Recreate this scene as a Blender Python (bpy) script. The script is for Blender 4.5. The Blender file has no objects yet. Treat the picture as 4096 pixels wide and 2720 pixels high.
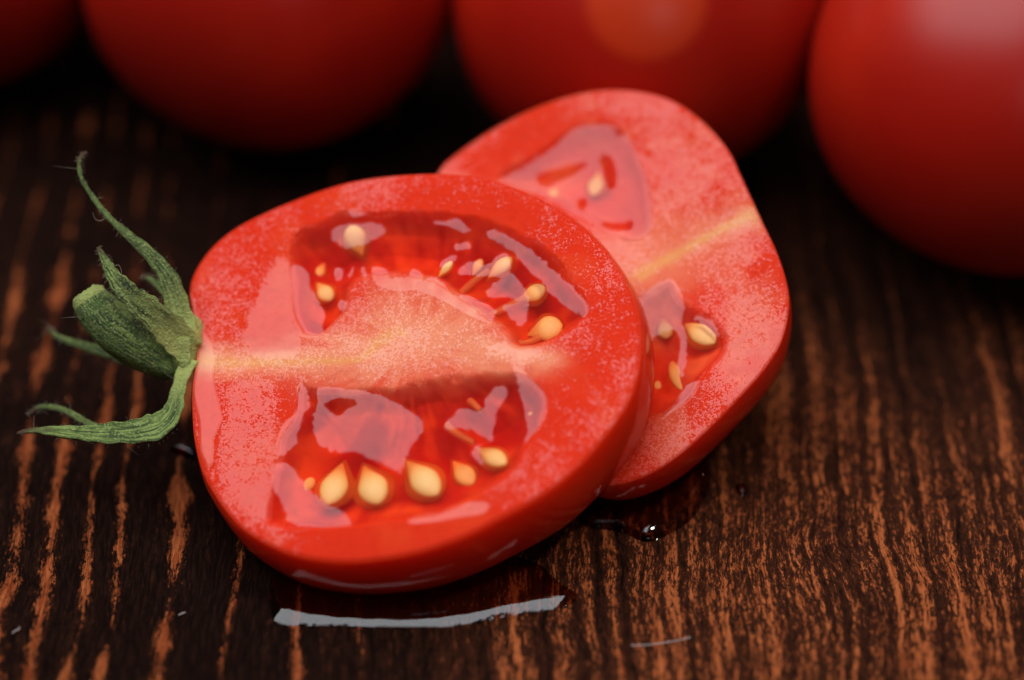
import bpy, math, random
import numpy as np
from mathutils import Matrix, Vector

# ---------------------------------------------------------------- camera, world, lamp, exposure
# every length below is in centimetres; S turns it into metres
S = 0.01
sc = bpy.context.scene
PHI = math.radians(41.0)
FPX = 100.0 / 36.0 * 4096.0                      # focal length in photo pixels
RT = np.array([1.0, 0.0, 0.0])
UP = np.array([0.0, math.sin(PHI), math.cos(PHI)])
FW = np.array([0.0, math.cos(PHI), -math.sin(PHI)])
CAM = np.array([1.10, -22.99, 22.495])

cd = bpy.data.cameras.new("camera")
cam = bpy.data.objects.new("camera", cd)
sc.collection.objects.link(cam)
cd.lens = 100.0
cd.sensor_width = 36.0
cd.clip_start = 0.01
cd.clip_end = 20.0
cam.location = CAM * S
cam.rotation_euler = (math.radians(90) - PHI, 0, 0)
cd.dof.use_dof = True
cd.dof.focus_distance = 31.45 * S
cd.dof.aperture_fstop = 6.4
sc.camera = cam

world = bpy.data.worlds.new("World")
sc.world = world
world.use_nodes = True
wb = world.node_tree.nodes["Background"]
wb.inputs[0].default_value = (0.75, 0.85, 1.0, 1)
wb.inputs[1].default_value = 0.007

def area_lamp(name, direction, dist, w, h, watts, color, aim=(1.0, 1.5, 1.5)):
    d = np.array(direction, float); d /= np.linalg.norm(d)
    p = np.array(aim) + d * dist
    ld = bpy.data.lights.new(name, 'AREA')
    ld.shape = 'RECTANGLE'; ld.size = w * S; ld.size_y = h * S
    ld.energy = watts; ld.color = color
    o = bpy.data.objects.new(name, ld)
    sc.collection.objects.link(o)
    o.location = p * S
    o.rotation_euler = Vector(-d).to_track_quat('-Z', 'Y').to_euler()
    return o
area_lamp("softbox", (-0.27, 0.12, 0.94), 48, 54, 56, 2.95, (0.95, 0.97, 1.0), aim=(0.5, -0.5, 1.5))
def spot_lamp(name, direction, dist, watts, color, aim, cone, radius):
    d = np.array(direction, float); d /= np.linalg.norm(d)
    ld = bpy.data.lights.new(name, 'SPOT')
    ld.energy = watts; ld.color = color; ld.spot_size = math.radians(cone); ld.spot_blend = 1.0; ld.shadow_soft_size = radius * S
    o = bpy.data.objects.new(name, ld); sc.collection.objects.link(o)
    o.location = (np.array(aim) + d * dist) * S
    o.rotation_euler = Vector(-d).to_track_quat('-Z', 'Y').to_euler()
spot_lamp("added_spot", (0.42, -0.10, 0.90), 60, 3.2, (1.0, 0.93, 0.84), (1.6, -2.2, 0.0), 22, 4.0)  # added warm spot; lifts the front while its cone leaves the back dim
area_lamp("far_window", (0.20, -0.80, 0.55), 60, 17, 9, 0.13, (0.88, 0.94, 1.0))

sc.view_settings.view_transform = 'Standard'
sc.view_settings.look = 'None'
sc.view_settings.exposure = 0.08
sc.view_settings.gamma = 1.0
sc.render.engine = 'CYCLES'
sc.cycles.use_denoising = True
sc.cycles.transparent_max_bounces = 24
sc.cycles.max_bounces = 7
sc.cycles.diffuse_bounces = 2
sc.cycles.glossy_bounces = 3
sc.cycles.sample_clamp_indirect = 6.0

# ---------------------------------------------------------------- helpers
K = 4096.0 / 2361.0                              # working grid (2361 wide) -> photo pixels
def ray(x, y):
    return FW + RT * ((x - 2048.0) / FPX) - UP * ((y - 1360.0) / FPX)
def at_plane(x, y, p0, n):
    r = ray(x, y)
    return CAM + r * (np.dot(p0 - CAM, n) / np.dot(r, n))
def at_depth(x, y, d):
    return CAM + ray(x, y) * d
def on_table(x, y, z=0.0):
    return at_plane(x, y, np.array([0, 0, z]), np.array([0, 0, 1.0]))
def dpt(l):                                      # 2361-grid list -> photo pixels
    return [(x * K, y * K) for x, y in l]
def zm(ox, oy, s, l):                            # detail-view list -> photo pixels
    return [(ox + x * s, oy + y * s) for x, y in l]
Z1 = lambda l: zm(700, 650, 1000 / 1960, l)
Z2 = lambda l: zm(1600, 650, 1000 / 1960, l)
Z3 = lambda l: zm(700, 1400, 1000 / 1960, l)
Z4 = lambda l: zm(1600, 1400, 1000 / 1960, l)
Z7 = lambda l: zm(1700, 340, 1500 / 2352, l)
Z8 = lambda l: zm(2300, 1000, 1000 / 1425, l)

def smooth(a, b, x):
    t = np.clip((x - a) / (b - a), 0, 1)
    return t * t * (3 - 2 * t)

_rng = np.random.default_rng(11)
_LAT = _rng.random((256, 256))
def vnoise(x, y, seed=0):
    x = x + seed * 17.13; y = y + seed * 5.71
    xi = np.floor(x).astype(int); yi = np.floor(y).astype(int)
    fx = x - xi; fy = y - yi
    fx = fx * fx * (3 - 2 * fx); fy = fy * fy * (3 - 2 * fy)
    g = lambda a, b: _LAT[a % 256, b % 256]
    return (g(xi, yi) * (1 - fx) + g(xi + 1, yi) * fx) * (1 - fy) + (g(xi, yi + 1) * (1 - fx) + g(xi + 1, yi + 1) * fx) * fy
def fbm(x, y, oct=4, seed=0):
    s = 0; a = 0.5; t = 0
    for o in range(oct):
        s = s + a * vnoise(x * 2 ** o, y * 2 ** o, seed + o * 3); t += a; a *= 0.5
    return s / t

def sdf(px, py, poly):                           # signed distance, positive inside
    poly = np.asarray(poly, float)
    d2 = np.full(px.shape, 1e9); ins = np.zeros(px.shape, bool)
    n = len(poly)
    for i in range(n):
        ax, ay = poly[i]; bx, by = poly[(i + 1) % n]
        ex, ey = bx - ax, by - ay
        wx, wy = px - ax, py - ay
        t = np.clip((wx * ex + wy * ey) / (ex * ex + ey * ey + 1e-12), 0, 1)
        dx, dy = wx - ex * t, wy - ey * t
        d2 = np.minimum(d2, dx * dx + dy * dy)
        c = ((ay <= py) & (by > py)) | ((by <= py) & (ay > py))
        xx = ax + (py - ay) / (ey if abs(ey) > 1e-12 else 1e-12) * ex
        ins ^= c & (px < xx)
    d = np.sqrt(d2)
    return np.where(ins, d, -d)
def linedist(px, py, pts, rad):                  # min of dist/radius along a polyline with varying radius
    best = np.full(px.shape, 1e9)
    for i in range(len(pts) - 1):
        a = np.array(pts[i]); b = np.array(pts[i + 1]); e = b - a
        t = np.clip(((px - a[0]) * e[0] + (py - a[1]) * e[1]) / (e @ e + 1e-12), 0, 1)
        dd = np.hypot(px - a[0] - e[0] * t, py - a[1] - e[1] * t)
        best = np.minimum(best, dd / (rad[i] * (1 - t) + rad[i + 1] * t))
    return best
def rounded(poly, it=2):                         # Chaikin corner cutting
    p = np.asarray(poly, float)
    for _ in range(it):
        q = np.roll(p, -1, 0)
        p = np.stack([p * 0.75 + q * 0.25, p * 0.25 + q * 0.75], 1).reshape(-1, 2)
    return p
def catmull(P, n):
    P = np.asarray(P, float)
    m = len(P)
    t = np.linspace(0, m - 1, n)
    i = np.minimum(t.astype(int), m - 2); f = (t - i)[:, None]
    g = lambda k: P[np.clip(k, 0, m - 1)]
    p0, p1, p2, p3 = g(i - 1), g(i), g(i + 1), g(i + 2)
    return 0.5 * (2 * p1 + (p2 - p0) * f + (2 * p0 - 5 * p1 + 4 * p2 - p3) * f ** 2 + (3 * p1 - p0 - 3 * p2 + p3) * f ** 3)

def mesh_from(name, V, faces, attrs=None, smooth_shade=True, mat_index=None):
    V = np.asarray(V, np.float32)
    me = bpy.data.meshes.new(name)
    me.vertices.add(len(V))
    me.vertices.foreach_set("co", (V * S).astype(np.float32).ravel())
    if isinstance(faces, np.ndarray):
        k = faces.shape[1]; nf = len(faces)
        loops = faces.ravel().astype(np.int32)
        starts = np.arange(nf, dtype=np.int32) * k
    else:
        loops = np.array([i for f in faces for i in f], np.int32)
        ln = np.array([len(f) for f in faces], np.int32); nf = len(ln)
        starts = np.concatenate([[0], np.cumsum(ln)[:-1]]).astype(np.int32)
    me.loops.add(len(loops)); me.loops.foreach_set("vertex_index", loops)
    me.polygons.add(nf); me.polygons.foreach_set("loop_start", starts)
    if mat_index is not None:
        me.polygons.foreach_set("material_index", np.asarray(mat_index, np.int32))
    me.update(calc_edges=True); me.validate()
    if smooth_shade:
        me.polygons.foreach_set("use_smooth", np.ones(len(me.polygons), bool))
    for k, a in (attrs or {}).items():
        a = np.asarray(a, np.float32)
        if a.ndim == 2:
            at = me.attributes.new(k, 'FLOAT_COLOR', 'POINT')
            at.data.foreach_set("color", np.concatenate([a, np.ones((len(a), 1), np.float32)], 1).ravel())
        else:
            at = me.attributes.new(k, 'FLOAT', 'POINT'); at.data.foreach_set("value", a)
    return me
def put(name, me, mats, parent=None, base=None):
    for m in (mats if isinstance(mats, (list, tuple)) else [mats]):
        me.materials.append(m)
    o = bpy.data.objects.new(name, me)
    sc.collection.objects.link(o)
    if parent is not None:
        o.parent = parent
    return o
def thing(name, label, cat, base, group=None):
    o = bpy.data.objects.new(name, None)
    o.empty_display_size = 0.01
    sc.collection.objects.link(o)
    o.location = np.asarray(base) * S
    return tag(o, label, cat, group)
def tag(o, label, cat, group=None):
    o["label"] = label; o["category"] = cat
    if group: o["group"] = group
    return o
def grid_faces(nr, nc, wrap=True):
    i = np.arange(nr - 1)[:, None]; j = np.arange(nc if wrap else nc - 1)[None, :]
    a = i * nc + j; b = i * nc + (j + 1) % nc
    c = (i + 1) * nc + (j + 1) % nc; d = (i + 1) * nc + j
    return np.stack([a, b, c, d], -1).reshape(-1, 4)

# ---------------------------------------------------------------- node helpers
class NT:
    def __init__(s, name):
        s.m = bpy.data.materials.new(name); s.m.use_nodes = True
        s.t = s.m.node_tree; s.t.nodes.clear()
        s.out = s.n('ShaderNodeOutputMaterial')
    def n(s, typ, **kw):
        nd = s.t.nodes.new(typ)
        for k, v in kw.items():
            if k.startswith('i_'):
                s.inp(nd, k[2:].replace('_', ' '), v)
            else:
                setattr(nd, k, v)
        return nd
    def inp(s, nd, key, v):
        sk = nd.inputs[int(key)] if key.isdigit() else nd.inputs[key]
        if isinstance(v, bpy.types.NodeSocket): s.t.links.new(v, sk)
        elif isinstance(v, bpy.types.Node): s.t.links.new(v.outputs[0], sk)
        else: sk.default_value = v
    def math(s, op, a, b=0.0, c=None, clamp=False):
        nd = s.n('ShaderNodeMath', operation=op, use_clamp=clamp)
        s.inp(nd, '0', a); s.inp(nd, '1', b)
        if c is not None: s.inp(nd, '2', c)
        return nd.outputs[0]
    def ss(s, lo, hi, x):
        nd = s.n('ShaderNodeMapRange', interpolation_type='SMOOTHSTEP')
        s.inp(nd, '0', x); s.inp(nd, '1', lo); s.inp(nd, '2', hi)
        nd.inputs[3].default_value = 0; nd.inputs[4].default_value = 1
        return nd.outputs[0]
    def mix(s, f, a, b, blend='MIX'):
        nd = s.n('ShaderNodeMix', data_type='RGBA', blend_type=blend)
        s.inp(nd, '0', f); s.inp(nd, '6', a); s.inp(nd, '7', b)
        return nd.outputs[2]
    def attr(s, name, fac=True):
        nd = s.n('ShaderNodeAttribute', attribute_name=name)
        return nd.outputs['Fac'] if fac else nd.outputs['Color']
    def noise(s, vec, scale, detail=4, rough=0.55, dist=0.0, ntype='3D'):
        nd = s.n('ShaderNodeTexNoise', noise_dimensions=ntype)
        s.inp(nd, 'Vector', vec); s.inp(nd, 'Scale', scale); s.inp(nd, 'Detail', detail)
        s.inp(nd, 'Roughness', rough); s.inp(nd, 'Distortion', dist)
        return nd.outputs[0]
    def coords(s, scale=(100, 100, 100)):        # object coordinates in centimetres
        tc = s.n('ShaderNodeTexCoord')
        mp = s.n('ShaderNodeMapping'); s.inp(mp, 'Vector', tc.outputs['Object']); s.inp(mp, 'Scale', scale)
        return mp.outputs[0]
    def bump(s, h, strength, dist, normal=None):
        nd = s.n('ShaderNodeBump'); s.inp(nd, 'Height', h); s.inp(nd, 'Strength', strength); s.inp(nd, 'Distance', dist)
        if normal is not None: s.inp(nd, 'Normal', normal)
        return nd.outputs[0]
    def finish(s, surf, vol=None):
        s.t.links.new(surf.outputs[0] if isinstance(surf, bpy.types.Node) else surf, s.out.inputs[0])
        if vol: s.t.links.new(vol.outputs[0], s.out.inputs[1])
        return s.m

def mat_flesh():
    q = NT("tomato_flesh")
    co = q.coords()
    col = q.attr("tint", False); wet = q.attr("wet")
    fine = q.noise(co, 38, 2, 0.6, 0.9)
    mid = q.noise(co, 10, 1, 0.5)
    pat = q.math('ADD', q.math('MULTIPLY', fine, 0.74), q.math('MULTIPLY', mid, 0.26))
    thr = q.math('SUBTRACT', 0.74, q.math('MULTIPLY', wet, 0.46))
    mask = q.ss(q.math('SUBTRACT', thr, 0.02), q.math('ADD', thr, 0.02), pat)
    c2 = q.mix(q.math('MULTIPLY', q.ss(0.45, 0.7, mid), 0.45), col, q.mix(1.0, col, (0.88, 0.66, 0.62, 1), 'MULTIPLY'))
    c2 = q.mix(q.math('MULTIPLY', mask, 0.75), q.mix(1.0, c2, (0.88, 0.70, 0.66, 1), 'MULTIPLY'), q.mix(0.16, c2, (0.80, 0.26, 0.24, 1)))
    wn = q.bump(fine, 0.3, 0.0002)
    p = q.n('ShaderNodeBsdfPrincipled')
    q.inp(p, 'Base Color', c2); q.inp(p, 'Roughness', 0.6); q.inp(p, 'Specular IOR Level', 0.05)
    q.inp(p, 'Subsurface Weight', 0.40); q.inp(p, 'Subsurface Radius', (1.0, 0.28, 0.18)); q.inp(p, 'Subsurface Scale', 0.0022)
    q.inp(p, 'Coat Weight', mask); q.inp(p, 'Coat Roughness', 0.28); q.inp(p, 'Coat IOR', 1.43); q.inp(p, 'Coat Normal', wn)
    return q.finish(p)
def mat_skin_flesh():
    q = NT("tomato_flesh_under_skin")
    p = q.n('ShaderNodeBsdfPrincipled')
    q.inp(p, 'Base Color', (0.92, 0.060, 0.014, 1)); q.inp(p, 'Roughness', 0.6); q.inp(p, 'Specular IOR Level', 0.1)
    q.inp(p, 'Subsurface Weight', 0.7); q.inp(p, 'Subsurface Radius', (1.0, 0.22, 0.12)); q.inp(p, 'Subsurface Scale', 0.006)
    return q.finish(p)
def mat_skin_film():
    q = NT("tomato_skin_film")
    co = q.coords()
    tr = q.n('ShaderNodeBsdfTransparent'); q.inp(tr, 'Color', (0.98, 0.74, 0.6, 1))
    gl = q.n('ShaderNodeBsdfGlossy'); q.inp(gl, 'Roughness', 0.12); q.inp(gl, 'Color', (1, 1, 1, 1))
    bn = q.bump(q.noise(co, 22, 3), 0.12, 0.0001); q.inp(gl, 'Normal', bn)
    fr = q.n('ShaderNodeFresnel'); q.inp(fr, 'IOR', 1.4); q.inp(fr, 'Normal', bn)
    mx = q.n('ShaderNodeMixShader'); q.inp(mx, '0', q.math('MINIMUM', fr.outputs[0], 0.22)); q.inp(mx, '1', tr); q.inp(mx, '2', gl)
    return q.finish(mx)
def mat_gel():
    q = NT("tomato_gel")
    co = q.coords()
    wet = q.attr("wet")
    tr = q.n('ShaderNodeBsdfTransparent'); q.inp(tr, 'Color', (1, 0.93, 0.88, 1))
    gl = q.n('ShaderNodeBsdfGlossy'); q.inp(gl, 'Roughness', 0.05); q.inp(gl, 'Color', (1, 0.86, 0.90, 1))
    edge = q.math('ADD', wet, q.math('MULTIPLY', q.math('SUBTRACT', q.noise(co, 15, 4, 0.65), 0.5), 1.3))
    mask = q.ss(0.46, 0.56, edge)
    fr = q.n('ShaderNodeFresnel'); q.inp(fr, 'IOR', 1.5)
    w = q.math('MULTIPLY', fr.outputs[0], q.math('ADD', 0.05, q.math('MULTIPLY', mask, 0.95)))
    mx = q.n('ShaderNodeMixShader'); q.inp(mx, '0', w); q.inp(mx, '1', tr); q.inp(mx, '2', gl)
    ab = q.n('ShaderNodeVolumeAbsorption'); q.inp(ab, 'Color', (0.985, 0.50, 0.18, 1)); q.inp(ab, 'Density', 230.0)
    return q.finish(mx, ab)
def mat_seed():
    q = NT("tomato_seed")
    co = q.coords()
    c = q.mix(q.noise(co, 14, 3), (0.88, 0.50, 0.14, 1), (0.95, 0.74, 0.34, 1))
    sx = q.n('ShaderNodeSeparateXYZ'); q.inp(sx, '0', co)
    c = q.mix(q.math('MULTIPLY', q.ss(0.05, 0.5, sx.outputs[0]), 0.8), c, (0.85, 0.27, 0.04, 1))
    p = q.n('ShaderNodeBsdfPrincipled'); q.inp(p, 'Base Color', c); q.inp(p, 'Roughness', 0.3)
    
    q.inp(p, 'Normal', q.bump(q.noise(co, 40, 3), 0.25, 0.0002))
    return q.finish(p)
def mat_strand():
    q = NT("placenta_strand")
    p = q.n('ShaderNodeBsdfPrincipled'); q.inp(p, 'Base Color', (0.9, 0.26, 0.06, 1)); q.inp(p, 'Roughness', 0.5)
    tr = q.n('ShaderNodeBsdfTransparent'); mx = q.n('ShaderNodeMixShader'); q.inp(mx, '0', 0.45); q.inp(mx, '1', tr); q.inp(mx, '2', p)
    return q.finish(mx)
def mat_whole():
    q = NT("whole_tomato_skin")
    co = q.coords()
    c = q.mix(q.ss(0.35, 0.7, q.noise(co, 0.35, 3)), (0.42, 0.010, 0.004, 1), (0.52, 0.018, 0.005, 1))
    pale = q.attr("pale")
    c = q.mix(pale, c, (0.60, 0.040, 0.007, 1))  # mixes in the painted reflection
    p = q.n('ShaderNodeBsdfPrincipled'); q.inp(p, 'Base Color', c); q.inp(p, 'Roughness', 0.34); q.inp(p, 'Specular IOR Level', 0.45)
    
    return q.finish(p)
def mat_green(name, dark, light, dry=True):
    q = NT(name)
    co = q.coords()
    t = q.attr("along"); e = q.attr("across")
    cmb = q.n('ShaderNodeCombineXYZ'); q.inp(cmb, '0', q.math('MULTIPLY', e, 5.0)); q.inp(cmb, '1', q.math('MULTIPLY', t, 5.0))
    streak = q.noise(cmb.outputs[0], 1.0, 4, 0.65, 0.5)
    c = q.mix(q.ss(0.34, 0.66, streak), dark, light)
    c = q.mix(q.math('MULTIPLY', q.ss(0.48, 0.72, q.noise(co, 8, 4)), 0.65), c, dark)
    vo = q.n('ShaderNodeTexVoronoi', feature='F1'); q.inp(vo, 'Vector', co); q.inp(vo, 'Scale', 26.0)
    c = q.mix(q.math('MULTIPLY', q.ss(0.40, 0.16, vo.outputs['Distance']), 0.7), c, (0.42, 0.46, 0.16, 1))
    base = q.attr("base")
    c = q.mix(q.math('MULTIPLY', base, 0.85), c, (0.62, 0.68, 0.20, 1))
    if dry:
        c = q.mix(q.ss(0.72, 0.95, q.math('ADD', t, q.math('MULTIPLY', q.math('SUBTRACT', q.noise(co, 10, 3), .5), .25))), c, (0.12, 0.065, 0.038, 1))
    h = q.math('ADD', q.math('MULTIPLY', streak, 0.35), q.math('MULTIPLY', q.noise(co, 30, 3, 0.7), 0.8))
    p = q.n('ShaderNodeBsdfPrincipled'); q.inp(p, 'Base Color', c); q.inp(p, 'Roughness', 0.36); q.inp(p, 'Specular IOR Level', 0.5)
    
    q.inp(p, 'Normal', q.bump(h, 0.9, 0.0007))
    return q.finish(p)
def mat_hair():
    q = NT("plant_hair")
    p = q.n('ShaderNodeBsdfPrincipled'); q.inp(p, 'Base Color', (0.34, 0.28, 0.20, 1)); q.inp(p, 'Roughness', 0.4)
    return q.finish(p)
def mat_liquid(name, tint):
    q = NT(name)
    co = q.coords()
    tr = q.n('ShaderNodeBsdfTransparent'); q.inp(tr, 'Color', tint)
    gl = q.n('ShaderNodeBsdfGlossy'); q.inp(gl, 'Roughness', 0.03)
    bn = q.bump(q.noise(co, 1.6, 2), 0.10, 0.0012); q.inp(gl, 'Normal', bn)
    fr = q.n('ShaderNodeFresnel'); q.inp(fr, 'IOR', 1.75); q.inp(fr, 'Normal', bn)
    mx = q.n('ShaderNodeMixShader'); q.inp(mx, '0', fr.outputs[0]); q.inp(mx, '1', tr); q.inp(mx, '2', gl)
    return q.finish(mx)
def mat_wood():
    q = NT("dark_stained_wood")
    co = q.coords()
    sx = q.n('ShaderNodeSeparateXYZ'); q.inp(sx, '0', co)
    X, Y = sx.outputs[0], sx.outputs[1]
    wob = q.math('MULTIPLY', q.math('SUBTRACT', q.noise(co, 0.35, 3, 0.5), 0.5), 0.55)
    Xw = q.math('ADD', X, wob)
    def st(a, b, detail, rough, off=0.0, dist=0.0):
        cb = q.n('ShaderNodeCombineXYZ'); q.inp(cb, '0', q.math('MULTIPLY', Xw, a)); q.inp(cb, '1', q.math('MULTIPLY', Y, b)); cb.inputs[2].default_value = off
        return q.noise(cb.outputs[0], 1.0, detail, rough, dist)
    lines = st(7.5, 0.20, 2, 0.5, 9.0)
    speck = st(28.0, 7.5, 5, 0.82, 1.5, 0.3)
    fibre = st(46.0, 4.0, 2, 0.6, 5.5)
    blot = q.noise(co, 0.42, 3, 0.5)
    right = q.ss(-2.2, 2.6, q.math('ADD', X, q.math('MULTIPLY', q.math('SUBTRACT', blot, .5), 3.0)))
    # rubbed ridges: the separate pale lines on the left
    ridge = None
    for x0, w in ((-4.48, .075), (-4.09, .06), (-3.64, .05), (-3.28, .05), (-2.66, .065), (-1.96, .05), (-5.0, .06), (-5.5, .05), (-6.1, .06), (-1.2, .05), (-0.55, .05)):
        d = q.math('DIVIDE', q.math('ABSOLUTE', q.math('SUBTRACT', Xw, x0)), w * 1.1)
        d = q.math('SUBTRACT', 1.0, d)
        ridge = d if ridge is None else q.math('MAXIMUM', ridge, d)
    ridge = q.math('MAXIMUM', ridge, -2.0)
    rsum = q.math('ADD', q.math('MULTIPLY', ridge, 0.12), q.math('ADD', q.math('MULTIPLY', speck, 0.9), q.math('MULTIPLY', q.math('SUBTRACT', q.noise(co, 0.9, 2, 0.5), .5), 0.7)))
    mR = q.math('ADD', q.math('MULTIPLY', speck, 0.80), q.math('ADD', q.math('MULTIPLY', fibre, 0.12), q.math('MULTIPLY', lines, 0.46)))
    unshaded = q.ss(5.5, 0.5, q.math('ADD', Y, q.math('MULTIPLY', q.math('SUBTRACT', blot, .5), 4.0)))  # shade painted in: orange streaks thin out towards the back of the board
    thr = q.math('SUBTRACT', 0.935, q.math('MULTIPLY', q.math('MULTIPLY', right, q.math('ADD', 0.55, q.math('MULTIPLY', unshaded, 0.45))), 0.20))
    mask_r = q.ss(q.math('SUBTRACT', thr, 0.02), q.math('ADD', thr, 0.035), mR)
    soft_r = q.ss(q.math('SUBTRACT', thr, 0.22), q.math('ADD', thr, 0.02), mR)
    mask_l = q.ss(0.47, 0.60, q.math('SUBTRACT', rsum, q.math('MULTIPLY', q.math('SUBTRACT', 1.0, unshaded), 0.08)))
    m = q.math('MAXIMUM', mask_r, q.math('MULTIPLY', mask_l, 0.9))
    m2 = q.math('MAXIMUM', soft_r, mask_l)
    dark = q.mix(q.ss(0.4, 0.7, fibre), (0.009, 0.0040, 0.0030, 1), (0.026, 0.0095, 0.006, 1))
    brown = (0.11, 0.031, 0.014, 1)
    orange = q.mix(q.ss(0.32, 0.68, q.math('ADD', q.math('MULTIPLY', lines, 0.3), q.math('MULTIPLY', fibre, 0.7))), (0.26, 0.042, 0.011, 1), (0.68, 0.185, 0.060, 1))
    c = q.mix(q.math('MULTIPLY', m2, 0.7), dark, brown)
    c = q.mix(m, c, orange)
    p = q.n('ShaderNodeBsdfPrincipled'); q.inp(p, 'Base Color', c); q.inp(p, 'Specular IOR Level', 0.04)
    q.inp(p, 'Roughness', 0.42)
    q.inp(p, 'Normal', q.bump(speck, 0.8, 0.0007))
    return q.finish(p)

M_FLESH, M_UNDER, M_FILM, M_GEL = mat_flesh(), mat_skin_flesh(), mat_skin_film(), mat_gel()
M_SEED, M_STRAND, M_WHOLE, M_HAIR = mat_seed(), mat_strand(), mat_whole(), mat_hair()
M_SEPAL = mat_green("sepal_green", (0.016, 0.045, 0.010, 1), (0.33, 0.45, 0.12, 1))
M_STEM = mat_green("stem_green", (0.025, 0.062, 0.014, 1), (0.22, 0.32, 0.075, 1), dry=False)
M_JUICE = mat_liquid("tomato_juice", (0.75, 0.55, 0.45, 1))
M_REDJUICE = mat_liquid("red_juice", (0.75, 0.08, 0.05, 1))
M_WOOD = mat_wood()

# ---------------------------------------------------------------- table
def build_table():
    w, d0, d1, th = 45.0, -35.0, 60.0, 2.5
    V = [(-w, d0, 0), (w, d0, 0), (w, d1, 0), (-w, d1, 0), (-w, d0, -th), (w, d0, -th), (w, d1, -th), (-w, d1, -th)]
    Fq = [(0, 1, 2, 3), (7, 6, 5, 4), (0, 4, 5, 1), (1, 5, 6, 2), (2, 6, 7, 3), (3, 7, 4, 0)]
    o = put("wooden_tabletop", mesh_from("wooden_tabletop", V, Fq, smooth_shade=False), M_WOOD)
    o["kind"] = "structure"; o["label"] = "dark stained wooden tabletop with rubbed orange grain streaks"
build_table()

# ---------------------------------------------------------------- whole tomatoes behind
def whole_tomato(name, c, r, label, seed, pale=None, squash=0.97):
    nr, nc = 90, 140
    th = np.linspace(0, math.pi, nr)[:, None]; ph = np.linspace(0, 2 * math.pi, nc, endpoint=False)[None, :]
    x = np.sin(th) * np.cos(ph); y = np.sin(th) * np.sin(ph); z = np.cos(th) * np.ones_like(ph)
    lob = 1 + 0.012 * np.cos(5 * ph + seed) * np.sin(th) ** 2 + 0.01 * np.cos(2 * ph + seed * 2) * np.sin(th) ** 2
    dim = 1 - 0.16 * np.exp(-(th / 0.30) ** 2)
    P = np.stack([x * lob, y * lob, z * squash * dim], -1).reshape(-1, 3) * r
    base = np.array([c[0], c[1], 0.0])
    P[:, 2] += r * squash
    pl = np.zeros(len(P))
    if pale is not None:
        dv, rad = pale
        dv = np.array(dv, float); dv /= np.linalg.norm(dv)
        N = np.stack([x, y, z * np.ones_like(ph)], -1).reshape(-1, 3)
        ang = np.arccos(np.clip(N @ dv, -1, 1))
        pl = 1 - smooth(rad * 0.78, rad * 1.08, ang)  # disc standing in for a reflection, painted into the skin colour
    o = thing(name, label, "tomato", base, "whole tomatoes in the background")
    put("skin", mesh_from("skin", P, grid_faces(nr, nc)[:, ::-1], {"pale": pl}), M_WHOLE, o)
    return o
whole_tomato("tomato", (-1.98, 7.51), 2.40, "whole red tomato in shade, second from the left in the back row", 0.3)
whole_tomato("tomato", (2.73, 6.80), 2.40, "whole red tomato with a round orange reflection painted on its skin, right behind the rear cut half", 1.4, pale=(RT * -0.026 - UP * 0.12 - FW * 0.99, 0.32))
whole_tomato("tomato", (7.19, 5.03), 2.50, "brightest whole red tomato, at the right edge of the picture", 2.2)
whole_tomato("tomato", (-6.41, 8.69), 2.30, "darkest whole tomato, only a dim corner showing at the top left", 3.1)

# ---------------------------------------------------------------- cut halves
class Face:
    """A cut face: a plane with axes, its outline and the map from photo points to plane coordinates."""
    def __init__(s, p0, n, outline):
        s.p0 = np.array(p0, float); s.n = np.array(n, float) / np.linalg.norm(n)
        s.e1 = RT - s.n * np.dot(RT, s.n); s.e1 /= np.linalg.norm(s.e1)
        s.e2 = np.cross(s.n, s.e1)
        o = s.uv(outline)
        s.c = o.mean(0) * 0
        o = rounded(o, 2)
        a = np.arctan2(o[:, 1], o[:, 0]); r = np.hypot(o[:, 0], o[:, 1])
        k = np.argsort(a); s.a, s.r = a[k], r[k]
    def uv(s, l):
        P = np.array([at_plane(x, y, s.p0, s.n) for x, y in l]) - s.p0
        return np.stack([P @ s.e1, P @ s.e2], 1)
    def rad(s, th):
        return np.interp((th + math.pi) % (2 * math.pi) - math.pi, s.a, s.r, period=2 * math.pi)
    def xyz(s, u, v, h):
        return s.p0 + np.multiply.outer(u, s.e1) + np.multiply.outer(v, s.e2) + np.multiply.outer(h, s.n)
    def unit(s):                                 # plane cm per 2361-grid pixel, at the centre
        return K * np.dot(s.p0 - CAM, FW) / FPX

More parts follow.
